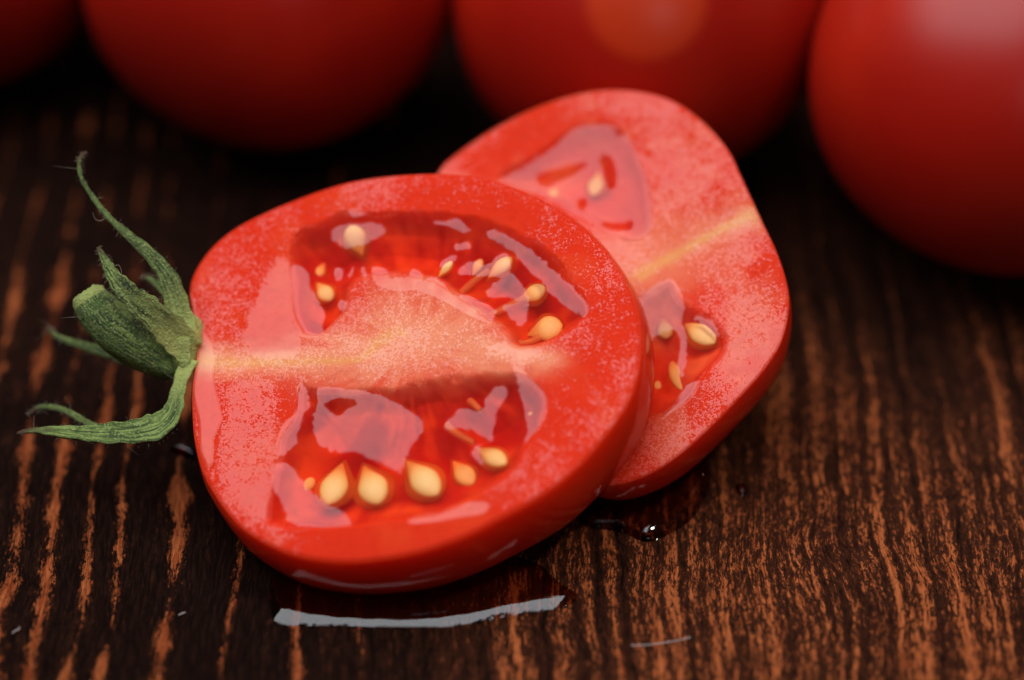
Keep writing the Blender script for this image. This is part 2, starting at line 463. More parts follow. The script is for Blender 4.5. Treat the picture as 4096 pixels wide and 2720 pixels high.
def make_half(name, label, face, base, H, pw, chambers, tint_fn, wet_fn, relief_fn, bulge=0.035, na=1000, nr=250):
    root = thing(name, label, "tomato", base, "cut tomato halves")
    th = np.linspace(-math.pi, math.pi, na, endpoint=False)
    R = face.rad(th)
    s = np.linspace(0, 1, nr) ** 0.8
    U = (s[:, None] * (R * np.cos(th))[None, :]).ravel(); Vv = (s[:, None] * (R * np.sin(th))[None, :]).ravel()
    s_all = np.repeat(s, na)
    h = relief_fn(U, Vv)
    cav = np.zeros_like(U)
    for poly, depth in chambers:
        d = sdf(U, Vv, poly) + 0.035 * (fbm(U * 5, Vv * 5, 3, 4) - 0.5) * 2
        cav = np.maximum(cav, depth * (0.45 * smooth(-0.02, 0.22, d) + 0.55 * smooth(0.0, 0.75, d)) * (0.75 + 0.5 * fbm(U * 2.2, Vv * 2.2, 3, 9)))
    h = h - cav
    h = h - 0.014 * smooth(0.982, 1.0, s_all) ** 2
    tint = tint_fn(U, Vv, s_all, cav); wet = wet_fn(U, Vv, s_all, cav)
    wet = np.where(cav > 0.06, 0.0, wet)
    P = face.xyz(U, Vv, h) - base
    # outer rings, continuing the rim downwards
    nt = 60
    t = (np.arange(1, nt + 1) / nt)
    dep = H * np.sin(t * math.pi / 2) ** 1.0
    sca = np.maximum(1 - (dep / H) ** pw, 0) ** (1 / pw)
    cu, sv = R * np.cos(th), R * np.sin(th)
    def rings(off):
        bul = 1 + bulge * np.sin(np.clip(dep / H, 0, 1) ** 0.7 * math.pi)[:, None]
        u2 = (sca[:, None] * cu[None, :] * bul * (1 + off / 2.4)).ravel(); v2 = (sca[:, None] * sv[None, :] * bul * (1 + off / 2.4)).ravel()
        d2 = np.repeat(dep, na) + off * np.repeat(np.sin(t * math.pi / 2), na)
        Q = face.xyz(u2, v2, -0.014 - d2)
        Q[:, 2] = np.maximum(Q[:, 2], 0.02 - off * 0.5)
        return Q - base
    Q = rings(0.0)
    allP = np.concatenate([P, Q])
    fa = grid_faces(nr + nt, na)[:, ::-1]
    mi = np.zeros((nr + nt - 1, na), int); mi[nr - 1:] = 1
    tint2 = np.concatenate([tint, np.tile([[0.8, 0.05, 0.02]], (len(Q), 1))]); wet2 = np.concatenate([wet, np.zeros(len(Q))])
    # orientation: outward on the face means +n
    f0 = fa[len(fa) // 3]; nn = np.cross(allP[f0[1]] - allP[f0[0]], allP[f0[2]] - allP[f0[0]])
    if nn @ face.n < 0: fa = fa[:, ::-1]
    put("flesh", mesh_from("flesh", allP, fa, {"tint": tint2, "wet": wet2}, mat_index=mi.ravel()), [M_FLESH, M_UNDER], root)
    # the skin: a glossy film a fraction of a millimetre outside the flesh
    rim = face.xyz(cu * 1.003, sv * 1.003, np.full(na, -0.008)) - base
    sk = np.concatenate([rim, rings(0.014)])
    fs = grid_faces(nt + 1, na)
    f0 = fs[na // 4]; nn = np.cross(sk[f0[1]] - sk[f0[0]], sk[f0[2]] - sk[f0[0]])
    if nn @ (sk[f0[0]] + base - face.p0) < 0: fs = fs[:, ::-1]
    put("skin", mesh_from("skin", sk, fs), M_FILM, root)
    return root

def make_gel(root, base, face, poly, top_fn, patches, holes=(), floor=-0.9, step=0.016, warp=0.02):
    lo, hi = poly.min(0) - 0.1, poly.max(0) + 0.1
    xs = np.arange(lo[0], hi[0], step); ys = np.arange(lo[1], hi[1], step)
    U, V = np.meshgrid(xs, ys); shp = U.shape
    d = sdf(U.ravel(), V.ravel(), poly)
    u, v = U.ravel(), V.ravel()
    wu = u + warp * (fbm(u * 6, v * 6, 3, 21) - 0.5) * 2; wv = v + warp * (fbm(u * 6, v * 6, 3, 31) - 0.5) * 2
    wet = np.full(len(u), -9.0)
    for pt in patches:
        wet = np.maximum(wet, sdf(wu, wv, pt))
    for pt in holes:
        wet = np.minimum(wet, -sdf(wu, wv, pt))
    h = top_fn(u, v, d) + 0.010 * smooth(-0.03, 0.03, wet)
    w = np.clip(0.5 + wet / 0.10, 0, 1.15)
    keep = d > -0.03
    kk = keep.reshape(shp)
    cell = kk[:-1, :-1] & kk[1:, :-1] & kk[:-1, 1:] & kk[1:, 1:]
    idx = np.arange(len(u)).reshape(shp)
    q = np.stack([idx[:-1, :-1], idx[:-1, 1:], idx[1:, 1:], idx[1:, :-1]], -1)[cell]
    used = np.unique(q); remap = -np.ones(len(u), int); remap[used] = np.arange(len(used)); q = remap[q]
    n = len(used)
    top = face.xyz(u[used], v[used], h[used]) - base
    bot = face.xyz(u[used], v[used], np.full(n, floor)) - base
    ed = np.concatenate([q[:, [0, 1]], q[:, [1, 2]], q[:, [2, 3]], q[:, [3, 0]]])
    key = ed[:, 0].astype(np.int64) * n + ed[:, 1]; rev = ed[:, 1].astype(np.int64) * n + ed[:, 0]
    b = ed[~np.isin(key, rev)]
    sides = np.stack([b[:, 1], b[:, 0], b[:, 0] + n, b[:, 1] + n], 1)
    Fq = np.concatenate([q, q[:, ::-1] + n, sides])
    me = mesh_from("gel", np.concatenate([top, bot]), Fq, {"wet": np.concatenate([w[used], np.zeros(n)])})
    return put("gel", me, M_GEL, root)

def seed_mesh():
    nr, nc = 22, 24
    t = np.linspace(0, 1, nr)
    prof = np.sin(np.pi * t ** 0.80) ** 0.72 * (0.62 + 0.38 * smooth(0, .6, 1 - t))
    prof[0] = prof[-1] = 0.0
    a = np.linspace(0, 2 * np.pi, nc, endpoint=False)
    x = np.repeat(t - 0.42, nc)
    y = (prof[:, None] * np.cos(a)).ravel() * 0.5; z = (prof[:, None] * np.sin(a)).ravel() * 0.5
    me = mesh_from("seed", np.stack([x, y, z], 1), grid_faces(nr, nc)[:, ::-1])
    me.materials.append(M_SEED)
    return me
SEED = seed_mesh()
def sac_mesh():
    q = NT("seed_gel_sac")
    p = q.n('ShaderNodeBsdfPrincipled'); q.inp(p, 'Base Color', (0.95, 0.22, 0.03, 1)); q.inp(p, 'Roughness', 0.5); q.inp(p, 'Specular IOR Level', 0.0)
    tr = q.n('ShaderNodeBsdfTransparent'); q.inp(tr, 'Color', (1.0, 0.90, 0.74, 1))
    mx = q.n('ShaderNodeMixShader'); q.inp(mx, '0', 0.32); q.inp(mx, '1', tr); q.inp(mx, '2', p)
    me = SEED.copy(); me.materials.clear(); me.materials.append(q.finish(mx))
    return me
SAC = sac_mesh()
def add_seed(root, base, face, cx, cy, ang, length, width, depth, tiltdeg=12, flat=0.46):
    """cx,cy on the 2361 grid; ang: direction of the pointed end in the picture (degrees, 0 = right, 90 = up)."""
    k = face.unit()
    u, v = face.uv([(cx * K, cy * K)])[0]
    p = face.xyz(np.array([u]), np.array([v]), np.array([-depth - 0.035]))[0] - base
    a = math.radians(ang)
    ax = face.e1 * math.cos(a) + face.e2 * math.sin(a)
    tl = math.radians(tiltdeg)
    ax = ax * math.cos(tl) - face.n * math.sin(tl)
    ay = np.cross(face.n, ax); ay /= np.linalg.norm(ay); az = np.cross(ax, ay)
    L, W = length * k * 1.14, width * k * 1.0
    m = Matrix(((ax[0] * L, ay[0] * W, az[0] * W * flat, p[0] * S), (ax[1] * L, ay[1] * W, az[1] * W * flat, p[1] * S), (ax[2] * L, ay[2] * W, az[2] * W * flat, p[2] * S), (0, 0, 0, 1)))
    o = bpy.data.objects.new("seed", SEED)
    sc.collection.objects.link(o); o.parent = root; o.matrix_local = m
    g = bpy.data.objects.new("seed_sac", SAC)
    sc.collection.objects.link(g); g.parent = o
    g.location = (0.0004, 0, -0.0034); g.scale = (1.2, 1.5, 1.2)
    return o

def tube(P, rad, nseg=10, wob=0.0):
    P = np.asarray(P, float); n = len(P)
    T = np.gradient(P, axis=0); T /= np.linalg.norm(T, axis=1)[:, None]
    ref = np.array([0.3, 0.5, 0.81])
    A = np.cross(T, ref); A /= np.linalg.norm(A, axis=1)[:, None]; B = np.cross(T, A)
    a = np.linspace(0, 2 * np.pi, nseg, endpoint=False)
    V = P[:, None, :] + (np.cos(a)[None, :, None] * A[:, None, :] + np.sin(a)[None, :, None] * B[:, None, :]) * np.asarray(rad)[:, None, None]
    return V.reshape(-1, 3), grid_faces(n, nseg)

# ------------------------------------------------ front half
OUT_F = dpt([(441, 640), (470, 590), (510, 548), (560, 515), (620, 485), (680, 460), (740, 437), (800, 420), (870, 408), (940, 402), (1000, 400), (1060, 402), (1120, 412), (1180, 430), (1240, 455), (1300, 490), (1350, 527), (1395, 575), (1430, 625), (1455, 675), (1470, 725), (1477, 780), (1475, 825), (1469, 866), (1449, 925), (1416, 975), (1381, 1021), (1334, 1072), (1281, 1119), (1216, 1160), (1142, 1198), (1069, 1236), (949, 1278), (831, 1294), (753, 1293), (675, 1280), (609, 1250), (556, 1216), (521, 1175), (492, 1133), (468, 1089), (456, 1045), (447, 1000), (444, 950), (443, 895), (452, 850), (456, 800), (446, 720), (437, 680)])
NF = RT * -0.195 + UP * 0.478 - FW * 0.857
P0F = at_depth(1640, 1460, 31.25)
FF = Face(P0F, NF, OUT_F)
BASE_F = np.array([P0F[0], P0F[1], 0.0])
CH_UP = rounded(FF.uv(dpt([(665, 570), (677, 533), (750, 501), (789, 481), (844, 488), (933, 482), (1040, 486), (1113, 501), (1172, 522), (1246, 554), (1289, 598), (1319, 639), (1363, 707), (1352, 730), (1304, 766), (1260, 795), (1201, 810), (1172, 801), (1163, 777), (1140, 752), (1085, 712), (1030, 672), (980, 645), (930, 632), (880, 632), (840, 640), (812, 655), (806, 692), (797, 727), (756, 766), (727, 779), (690, 765), (677, 713), (668, 640)])), 1)
CH_LO = rounded(FF.uv(dpt([(697, 880), (715, 893), (780, 893), (844, 893), (897, 898), (960, 880), (1010, 871), (1099, 857), (1175, 854), (1201, 857), (1246, 886), (1263, 925), (1260, 954), (1246, 989), (1210, 1030), (1200, 1070), (1150, 1112), (1090, 1155), (1000, 1190), (900, 1205), (800, 1218), (700, 1222), (625, 1214), (608, 1185), (620, 1120), (639, 1057), (647, 1007), (686, 954), (686, 910)])), 1)
PATCH_UP = [rounded(FF.uv(p), 1) for p in (
    Z2([(650, 540), (740, 515), (820, 555), (1000, 655), (1200, 830), (1330, 950), (1380, 1000), (1500, 1120), (1465, 1205), (1400, 1190), (1300, 1130), (1180, 1020), (1080, 890), (1000, 840), (930, 750), (870, 660), (720, 610)]),
    Z2([(450, 820), (500, 770), (620, 755), (700, 790), (780, 700), (855, 690), (850, 790), (900, 900), (990, 1000), (1015, 1080), (1000, 1230), (930, 1290), (880, 1230), (810, 1160), (810, 1100), (900, 1080), (880, 1045), (700, 1050), (660, 1010), (700, 950), (790, 910), (740, 880), (650, 880), (590, 890), (540, 860), (470, 880)]),
    Z2([(410, 650), (430, 625), (530, 610), (555, 655), (480, 690), (415, 680)]),
    Z2([(290, 790), (350, 730), (430, 715), (420, 760), (380, 800), (300, 820)]),
    Z2([(230, 450), (400, 440), (470, 440), (510, 490), (560, 530), (480, 540), (380, 500)]),
    Z1([(1220, 540), (1260, 490), (1350, 470), (1480, 460), (1600, 470), (1645, 520), (1600, 580), (1500, 620), (1400, 665), (1300, 650), (1230, 600)]),
    Z1([(1345, 370), (1400, 355), (1480, 380), (1520, 390), (1430, 415), (1370, 410)]),
    Z1([(900, 780), (1000, 820), (1060, 880), (1050, 960), (1100, 1050), (1140, 1100), (1185, 1190), (1150, 1280), (1190, 1330), (1090, 1385), (960, 1370), (925, 1250), (900, 1000)]),
    Z1([(1225, 840), (1270, 800), (1320, 830), (1325, 890), (1270, 920), (1230, 880)]),
    Z1([(1350, 870), (1390, 805), (1405, 850), (1365, 900)]),
    Z1([(1450, 815), (1480, 815), (1505, 885), (1470, 895)]),
    Z1([(1260, 1080), (1310, 1070), (1375, 1085), (1360, 1140), (1300, 1175), (1265, 1130)]),
    Z1([(1520, 810), (1600, 800), (1670, 850), (1680, 920), (1760, 890), (1800, 960), (1850, 900), (1870, 820), (1930, 850), (1960, 1000), (1700, 1010), (1560, 950)]),
    Z2([(0, 880), (40, 930), (90, 820), (160, 850), (170, 950), (230, 880), (300, 890), (370, 980), (420, 1060), (500, 1010), (560, 1040), (620, 1080), (740, 1130), (760, 1230), (700, 1270), (500, 1180), (300, 1060), (100, 990), (0, 980)]),
)]
PATCH_LO = [rounded(FF.uv(p), 1) for p in (
    Z3([(985, 240), (1010, 270), (1045, 350), (1045, 430), (1000, 530), (970, 640), (940, 730), (880, 790), (800, 840), (790, 780), (810, 650), (860, 560), (940, 500), (960, 400), (950, 300)]),
    Z3([(1095, 290), (1160, 280), (1500, 310), (1700, 390), (1850, 470), (1900, 500), (1960, 600), (1880, 700), (1820, 800), (1780, 960), (1700, 920), (1500, 830), (1380, 770), (1300, 790), (1200, 780), (1110, 720), (1070, 620), (1080, 520), (1110, 420)]),
    Z3([(790, 865), (870, 880), (960, 960), (1030, 1070), (1150, 1170), (1300, 1260), (1370, 1330), (1380, 1390), (1250, 1385), (1100, 1390), (900, 1370), (860, 1250), (780, 1100), (740, 1000)]),
    Z4([(340, 570), (400, 520), (470, 430), (560, 450), (620, 460), (670, 420), (650, 380), (700, 320), (740, 270), (800, 265), (840, 320), (830, 380), (770, 450), (740, 540), (720, 620), (720, 710), (660, 680), (620, 640), (540, 620), (430, 600), (400, 630), (350, 620)]),
    Z4([(870, 110), (940, 130), (1000, 190), (1070, 260), (1130, 310), (1165, 390), (1150, 520), (1080, 640), (1000, 700), (965, 750), (970, 690), (1010, 620), (980, 540), (960, 420), (950, 320), (920, 220)]),
    Z4([(560, 790), (600, 730), (640, 740), (620, 800), (670, 860), (640, 885), (570, 840)]),
)]
HOLE_LO = [rounded(FF.uv(Z3([(1170, 420), (1230, 380), (1400, 370), (1430, 420), (1330, 450), (1290, 520), (1250, 500), (1200, 470)])), 1)]
RIMPATCH = rounded(FF.uv(Z4([(50, 1360), (100, 1290), (200, 1235), (400, 1200), (560, 1190), (690, 1195), (700, 1240), (640, 1290), (500, 1300), (330, 1340), (150, 1365)])), 1)
SEPT = FF.uv(dpt([(462, 832), (600, 835), (740, 832), (850, 810), (950, 775), (1050, 780), (1150, 812), (1260, 830)]))
VEIN1 = FF.uv(dpt([(440, 832), (480, 835), (560, 836), (680, 835), (835, 830)])); VEIN2 = FF.uv(dpt([(835, 828), (858, 806), (872, 788), (892, 776), (915, 768), (935, 770)]))
STEMFILM = FF.uv(Z3([(150, 60), (330, 40), (300, 200), (330, 330), (380, 540), (310, 700), (300, 880), (260, 940), (200, 800), (190, 560), (130, 300), (100, 100)]))
STEMFILM2 = FF.uv(dpt([(437, 670), (448, 690), (455, 740), (490, 790), (500, 840), (440, 860), (430, 780)]))
FILM_L = rounded(FF.uv(Z1([(560, 1240), (545, 1520), (900, 1560), (1000, 1420), (930, 1250), (930, 800), (880, 720), (780, 780), (690, 960), (620, 1100)])), 1)
FILM_BL = rounded(FF.uv(Z3([(420, 300), (560, 200), (800, 240), (840, 400), (800, 560), (820, 800), (740, 1000), (770, 1200), (700, 1380), (560, 1300), (330, 980), (340, 700), (420, 500)])), 1)
FILM_C = rounded(FF.uv(Z4([(640, 0), (870, 60), (900, 160), (960, 180), (1000, 80), (1150, 40), (1050, -60), (800, -60)])), 1)
UF = FF.unit()
def front_tint(u, v, s, cav):
    r = np.array([0.82, 0.042, 0.010]); pale = np.array([0.97, 0.40, 0.23]); deep = np.array([0.90, 0.085, 0.016]); yel = np.array([0.92, 0.52, 0.12]); orange = np.array([0.87, 0.085, 0.018])
    c = np.tile(r, (len(u), 1))
    n = fbm(u * 1.6, v * 1.6, 4, 2)[:, None]
    c = c * (1 - 0.5 * smooth(0.5, 0.75, n)) + orange * 0.5 * smooth(0.5, 0.75, n)
    ld = linedist(u, v, SEPT, np.array([40, 46, 60, 108, 140, 118, 70, 44]) * UF)
    ca, cb = FF.uv(dpt([(950, 800)]))[0]
    ang = np.arctan2(v - cb, u - ca); rr = np.hypot(u - ca, v - cb)
    ray_ = fbm(ang * 9 + 40, rr * 1.6, 3, 6) - 0.5
    ld = ld + 0.35 * (fbm(u * 7, v * 7, 3, 5) - 0.5) + 0.9 * ray_ * smooth(0.1, 0.5, rr)
    w = np.exp(-ld ** 2 * 1.1)[:, None] * 0.95
    c = c * (1 - w) + pale * w
    l2 = linedist(u, v, VEIN1, np.array([30, 22, 13, 12, 10]) * UF) + 0.5 * (fbm(u * 8, v * 8, 2, 18) - .3); l3 = linedist(u, v, VEIN2, np.array([10, 14, 18, 18, 14, 8]) * UF)
    wy = np.exp(-np.minimum(l2, l3 + 0.5 * (fbm(u * 9, v * 9, 2, 8) - .2)) ** 2)[:, None] * 0.5
    c = c * (1 - wy) + yel * wy
    wd = smooth(0.05, 0.22, cav)[:, None]
    mot = smooth(0.38, 0.66, 0.6 * fbm(ang * 7 + 11, rr * 1.2, 3, 33) + 0.4 * fbm(u * 3.2, v * 3.2, 3, 36))[:, None]
    c = c * (1 - wd) + (np.array([0.66, 0.024, 0.009]) * (1 - mot) + np.array([0.95, 0.13, 0.02]) * mot) * wd
    wr = smooth(0.965, 0.995, s)[:, None]
    c = c * (1 - wr * 0.6) + np.array([0.78, 0.04, 0.014]) * wr * 0.6
    return c
def front_wet(u, v, s, cav):
    x, y = u, v
    w = 0.40 + 0.36 * (fbm(u * 1.3, v * 1.3, 3, 12) - 0.5) * 2
    a = np.arctan2(v, u)
    w = w - 0.50 * np.exp(-((u - 0.1) / 1.3) ** 2) * smooth(-1.55, -2.0, v)              # bare rim nearest the lens
    w = w - 0.22 * np.exp(-((u - 0.9) ** 2 + (v - 1.75) ** 2) / 0.30)
    w = w + 0.08 * smooth(1.2, 2.2, u)
    for poly, amt in ((FILM_L, 0.42), (FILM_BL, 0.22), (FILM_C, 0.4)):
        d = sdf(u, v, poly); w = w + amt * smooth(-0.06, 0.08, d)
    for poly in (STEMFILM, STEMFILM2, RIMPATCH):
        d = sdf(u, v, poly); w = np.maximum(w, 1.25 * smooth(-0.012, 0.012, d))
    for poly in PATCH_UP + PATCH_LO:
        d = sdf(u, v, poly); w = np.maximum(w, 1.1 * smooth(-0.012, 0.012, d))
    return w
def front_relief(u, v):
    h = 0.020 * (fbm(u * 1.1, v * 1.1, 3, 40) - 0.5) * 2 + 0.006 * (fbm(u * 7, v * 7, 3, 41) - 0.5)
    d = np.maximum(sdf(u, v, STEMFILM), sdf(u, v, STEMFILM2))
    return h + 0.016 * smooth(-0.02, 0.03, d)
half = make_half("tomato_half", "front cut tomato half, seeds showing, green calyx and stem at its left end", FF, BASE_F, 2.0, 2.8, [(CH_UP, 0.42), (CH_LO, 0.42)], front_tint, front_wet, front_relief)
gel_top = lambda u, v, d: -0.020 - 0.022 * smooth(0.0, 0.4, d) + 0.007 * (fbm(u * 3, v * 3, 2, 51) - 0.5)
make_gel(half, BASE_F, FF, CH_UP, gel_top, PATCH_UP)
make_gel(half, BASE_F, FF, CH_LO, gel_top, PATCH_LO, HOLE_LO)
for a in [(812, 534, -70, 72, 52, 0.11, 14), (742, 660, 125, 56, 40, 0.12, 0), (1150, 597, 215, 66, 36, 0.13, 10), (1225, 657, 200, 62, 44, 0.15, 10), (1254, 735, 190, 76, 66, 0.20, 4), (1024, 606, 225, 44, 20, 0.08, 8), (718, 598, 60, 46, 34, 0.25, 10), (1198, 775, 100, 50, 36, 0.25, 20), (1090, 585, 240, 40, 22, 0.24, 10), (925, 610, 250, 36, 20, 0.25, 10),
          (762, 1108, 78, 104, 66, 0.13, 10), (852, 1110, 112, 104, 70, 0.12, 8), (972, 1095, 128, 112, 66, 0.11, 6), (1132, 1040, 140, 84, 44, 0.12, 14), (1226, 925, 170, 76, 52, 0.24, 8), (1058, 1068, 125, 76, 46, 0.25, 8), (690, 1085, 60, 60, 44, 0.27, 8)]:
    add_seed(half, BASE_F, FF, *a)
def strand(root, base, face, pts, depths, r0, r1, name="funicle"):
    uv = face.uv(dpt(pts)); P = np.array([face.xyz(np.array([a]), np.array([b]), np.array([-c]))[0] for (a, b), c in zip(uv, depths)]) - base
    P = catmull(P, 16)
    V, Fq = tube(P, np.linspace(r0, r1, 16), 8)
    put(name, mesh_from(name, V, Fq), M_STRAND, root)
for pts in ([(1205, 668), (1160, 690), (1100, 720)], [(1240, 760), (1200, 775), (1165, 760)], [(1120, 605), (1080, 635), (1050, 660)], [(1085, 1005), (1050, 985), (1020, 960)], [(1100, 930), (1085, 915), (1075, 905)]):
    strand(half, BASE_F, FF, pts, (0.17, 0.18, 0.22), 0.035, 0.05)

# ------------------------------------------------ calyx of the front half
hubpx = (436 * K, 800 * K)
DH = np.dot(at_plane(*hubpx, P0F, FF.n) - CAM, FW)
def px3(pts, offs):
    return np.array([at_depth(x * K, y * K, DH + o) for (x, y), o in zip(pts, offs)])
CALYX = []
def sepal_geo(pts, hw, offs, thick=0.05, fold=0.35, twist=0.0, twist0=0.0, n=64, m=16, seed=0):
    C = catmull(px3(pts, offs), n) - BASE_F
    W = catmull(np.array(hw, float)[:, None], n)[:, 0] * K * DH / FPX
    T = np.gradient(C, axis=0); T /= np.linalg.norm(T, axis=1)[:, None]
    view = -FW
    Sd = np.cross(T, view); Sd /= np.linalg.norm(Sd, axis=1)[:, None]
    N = np.cross(Sd, T)
    tw = np.linspace(twist0, twist, n)
    Sd2 = Sd * np.cos(tw)[:, None] + N * np.sin(tw)[:, None]; N2 = -Sd * np.sin(tw)[:, None] + N * np.cos(tw)[:, None]
    a = np.linspace(0, 2 * np.pi, m, endpoint=False)
    e = np.cos(a); z = np.sin(a)
    V = []; al = []; ac = []
    tt = np.linspace(0, 1, n)
    for i in range(n):
        w = max(W[i], 0.012)
        ew = w * (1 + 0.07 * math.sin(i * 1.3 + seed) + 0.05 * math.sin(i * 0.53 + seed * 2))
        tk = min(thick, w * 0.6)
        groove = 0.05 * w * np.cos(e * 7 + seed) * (1 - np.abs(e))
        off = z * tk * np.sqrt(np.clip(1 - 0.6 * e * e, 0, 1)) + fold * w * (np.abs(e) ** 1.4 - 0.35) + groove
        V.append(C[i] + np.outer(e * ew, Sd2[i]) + np.outer(off, N2[i])); al.append(np.full(m, tt[i])); ac.append(e)
    V = np.concatenate(V); al = np.concatenate(al); ac = np.concatenate(ac)
    Fq = [tuple(f) for f in grid_faces(n, m)]
    Fq.append(tuple(range(m))[::-1]); Fq.append(tuple((n - 1) * m + k for k in range(m)))
    CALYX.append((C, W, Sd2, N2))
    return V, Fq, {"along": al, "across": ac + seed, "base": 1 - smooth(0.0, 0.30, al)}
SEPALS = [
    ([(436, 812), (419, 742), (405, 685), (384, 632), (345, 585), (300, 545), (250, 500), (215, 455), (190, 415), (182, 380), (188, 358), (201, 351)], [30, 33, 27, 22, 16.5, 11, 7.5, 6, 5, 4.5, 4.5, 3], [0.0, 0, -.05, -.1, -.12, -.12, -.1, -.05, 0, 0.05, .08, .1], 0.05, 0.30, 0.5),
    ([(436, 808), (390, 758), (340, 715), (298, 680), (264, 642), (246, 608), (232, 582), (225, 570)], [38, 38, 33, 27, 19, 11, 6, 3.5], [-.05, -.2, -.35, -.45, -.5, -.5, -.48, -.45], 0.055, 0.55, -0.3),
    ([(402, 700), (372, 664), (350, 646), (328, 633)], [10, 8, 6, 2], [.25, .35, .4, .45], 0.03, 0.3, 0),
    ([(405, 852), (350, 846), (300, 832), (245, 812), (190, 796), (142, 780), (118, 764), (113, 752)], [16, 17, 15, 13, 10, 7, 6, 3], [.3, .45, .55, .6, .65, .7, .7, .7], 0.05, 0.3, 0.3),
    ([(440, 830), (424, 868), (412, 910), (402, 950), (370, 985), (320, 1000), (260, 1004), (200, 1003), (140, 998), (90, 994), (60, 995), (40, 999)], [20, 17, 17, 24, 30, 29, 25, 20, 14, 8, 5.5, 3], [-.05, -.1, -.2, -.3, -.4, -.45, -.45, -.42, -.4, -.35, -.3, -.3], 0.055, 0.50, -0.95),
    ([(330, 1010), (270, 1000), (222, 984), (190, 968), (152, 947), (112, 937), (82, 942), (64, 958)], [10, 9, 8, 7.5, 7, 6, 5, 3], [-.1, 0, .1, .15, .2, .22, .2, .2], 0.04, 0.3, 0.2),
]
# receptacle: the pale green knuckle the sepals grow from
def hub_geo():
    C = catmull(px3([(470, 806), (452, 802), (436, 800), (420, 800), (404, 806), (388, 815), (374, 824)], [.1, .1, .1, .08, .1, .12, .15]), 24) - BASE_F
    T = np.gradient(C, axis=0); T /= np.linalg.norm(T, axis=1)[:, None]
    Sd = np.cross(T, -FW); Sd /= np.linalg.norm(Sd, axis=1)[:, None]; N = np.cross(Sd, T)
    m = 28; a = np.linspace(0, 2 * np.pi, m, endpoint=False)
    r = catmull(np.array([22, 58, 70, 66, 52, 36, 6], float)[:, None], 24)[:, 0] * K * DH / FPX
    V = []; al = []
    for i in range(24):
        rr = r[i] * (1 + 0.10 * np.cos(5 * a + 0.6) + 0.03 * np.cos(11 * a + i * 0.2))
        V.append(C[i] + np.outer(np.cos(a) * rr, Sd[i]) + np.outer(np.sin(a) * rr * 0.75, N[i])); al.append(np.full(m, i / 23))
    Fq = [tuple(f) for f in grid_faces(24, m)]; Fq.append(tuple(range(m))[::-1]); Fq.append(tuple(23 * m + k for k in range(m)))
    V = np.concatenate(V)
    return V, Fq, {"along": np.concatenate(al), "across": np.tile(np.cos(a) * 2, 24), "base": 1 - 0.4 * np.concatenate(al)}
V, Fq, at = hub_geo()
calyx = put("calyx", mesh_from("calyx", V, Fq, at), M_STEM, half)
calyx["label"] = "green calyx with curling sepals and stem stub"
for k, (pts, hw, offs, tk, fo, tw) in enumerate(SEPALS):
    V, Fq, at = sepal_geo(pts, [w * (1.25 if k == 4 else 1.0) for w in hw], offs, tk, fo, tw, twist0=-0.5 if k == 4 else 0.0, seed=k * 1.7)
    put("sepal", mesh_from("sepal", V, Fq, at), M_SEPAL, calyx)
def stem_geo():
    pts = [(408, 848), (385, 838), (350, 815), (312, 790), (272, 760), (240, 730), (218, 705), (207, 690)]
    rd = [30, 40, 50, 55, 56, 53, 47, 42]
    n, m = 60, 30
    C = catmull(px3(pts, [.15, .12, .08, .02, -.04, -.08, -.1, -.1]), n) - BASE_F
    r = catmull(np.array(rd, float)[:, None], n)[:, 0] * K * DH / FPX
    T = np.gradient(C, axis=0); T /= np.linalg.norm(T, axis=1)[:, None]
    Sd = np.cross(T, -FW); Sd /= np.linalg.norm(Sd, axis=1)[:, None]; N = np.cross(Sd, T)
    a = np.linspace(0, 2 * np.pi, m, endpoint=False)
    V = []; al = []
    for i in range(n):
        rr = r[i] * (1 + 0.02 * np.cos(3 * a + i * .1) + 0.02 * np.cos(7 * a - i * .15))
        V.append(C[i] + np.outer(np.cos(a) * rr, Sd[i]) + np.outer(np.sin(a) * rr, N[i])); al.append(np.full(m, i / (n - 1)))
    # torn end: a ragged lip and a sunken middle
    rng = np.random.default_rng(3)
    for q, (f, push) in enumerate([(0.93, 0.05), (0.80, 0.085), (0.6, 0.10), (0.3, 0.10), (0.02, 0.09)]):
        rr = r[-1] * f * (1 + 0.06 * np.cos(4 * a + q) + 0.025 * rng.standard_normal(m) * (f > .5))
        ps = push + 0.010 * rng.standard_normal(m) * (f > .2)
        V.append(C[-1] + np.outer(np.cos(a) * rr, Sd[-1]) + np.outer(np.sin(a) * rr, N[-1]) + np.outer(ps, T[-1])); al.append(np.full(m, 1.0))
    V = np.concatenate(V); al = np.concatenate(al); k = n + 5
    Fq = [tuple(f) for f in grid_faces(k, m)]; Fq.append(tuple(range(m))[::-1]); Fq.append(tuple((k - 1) * m + j for j in range(m)))
    CALYX.append((C, r, Sd, N))
    return V, Fq, {"along": al, "across": np.tile(np.cos(a) * 2 + np.sin(a), k), "base": smooth(0.93, 1.0, al) * 0.7}
V, Fq, at = stem_geo()
put("stem", mesh_from("stem", V, Fq, at), M_STEM, calyx)
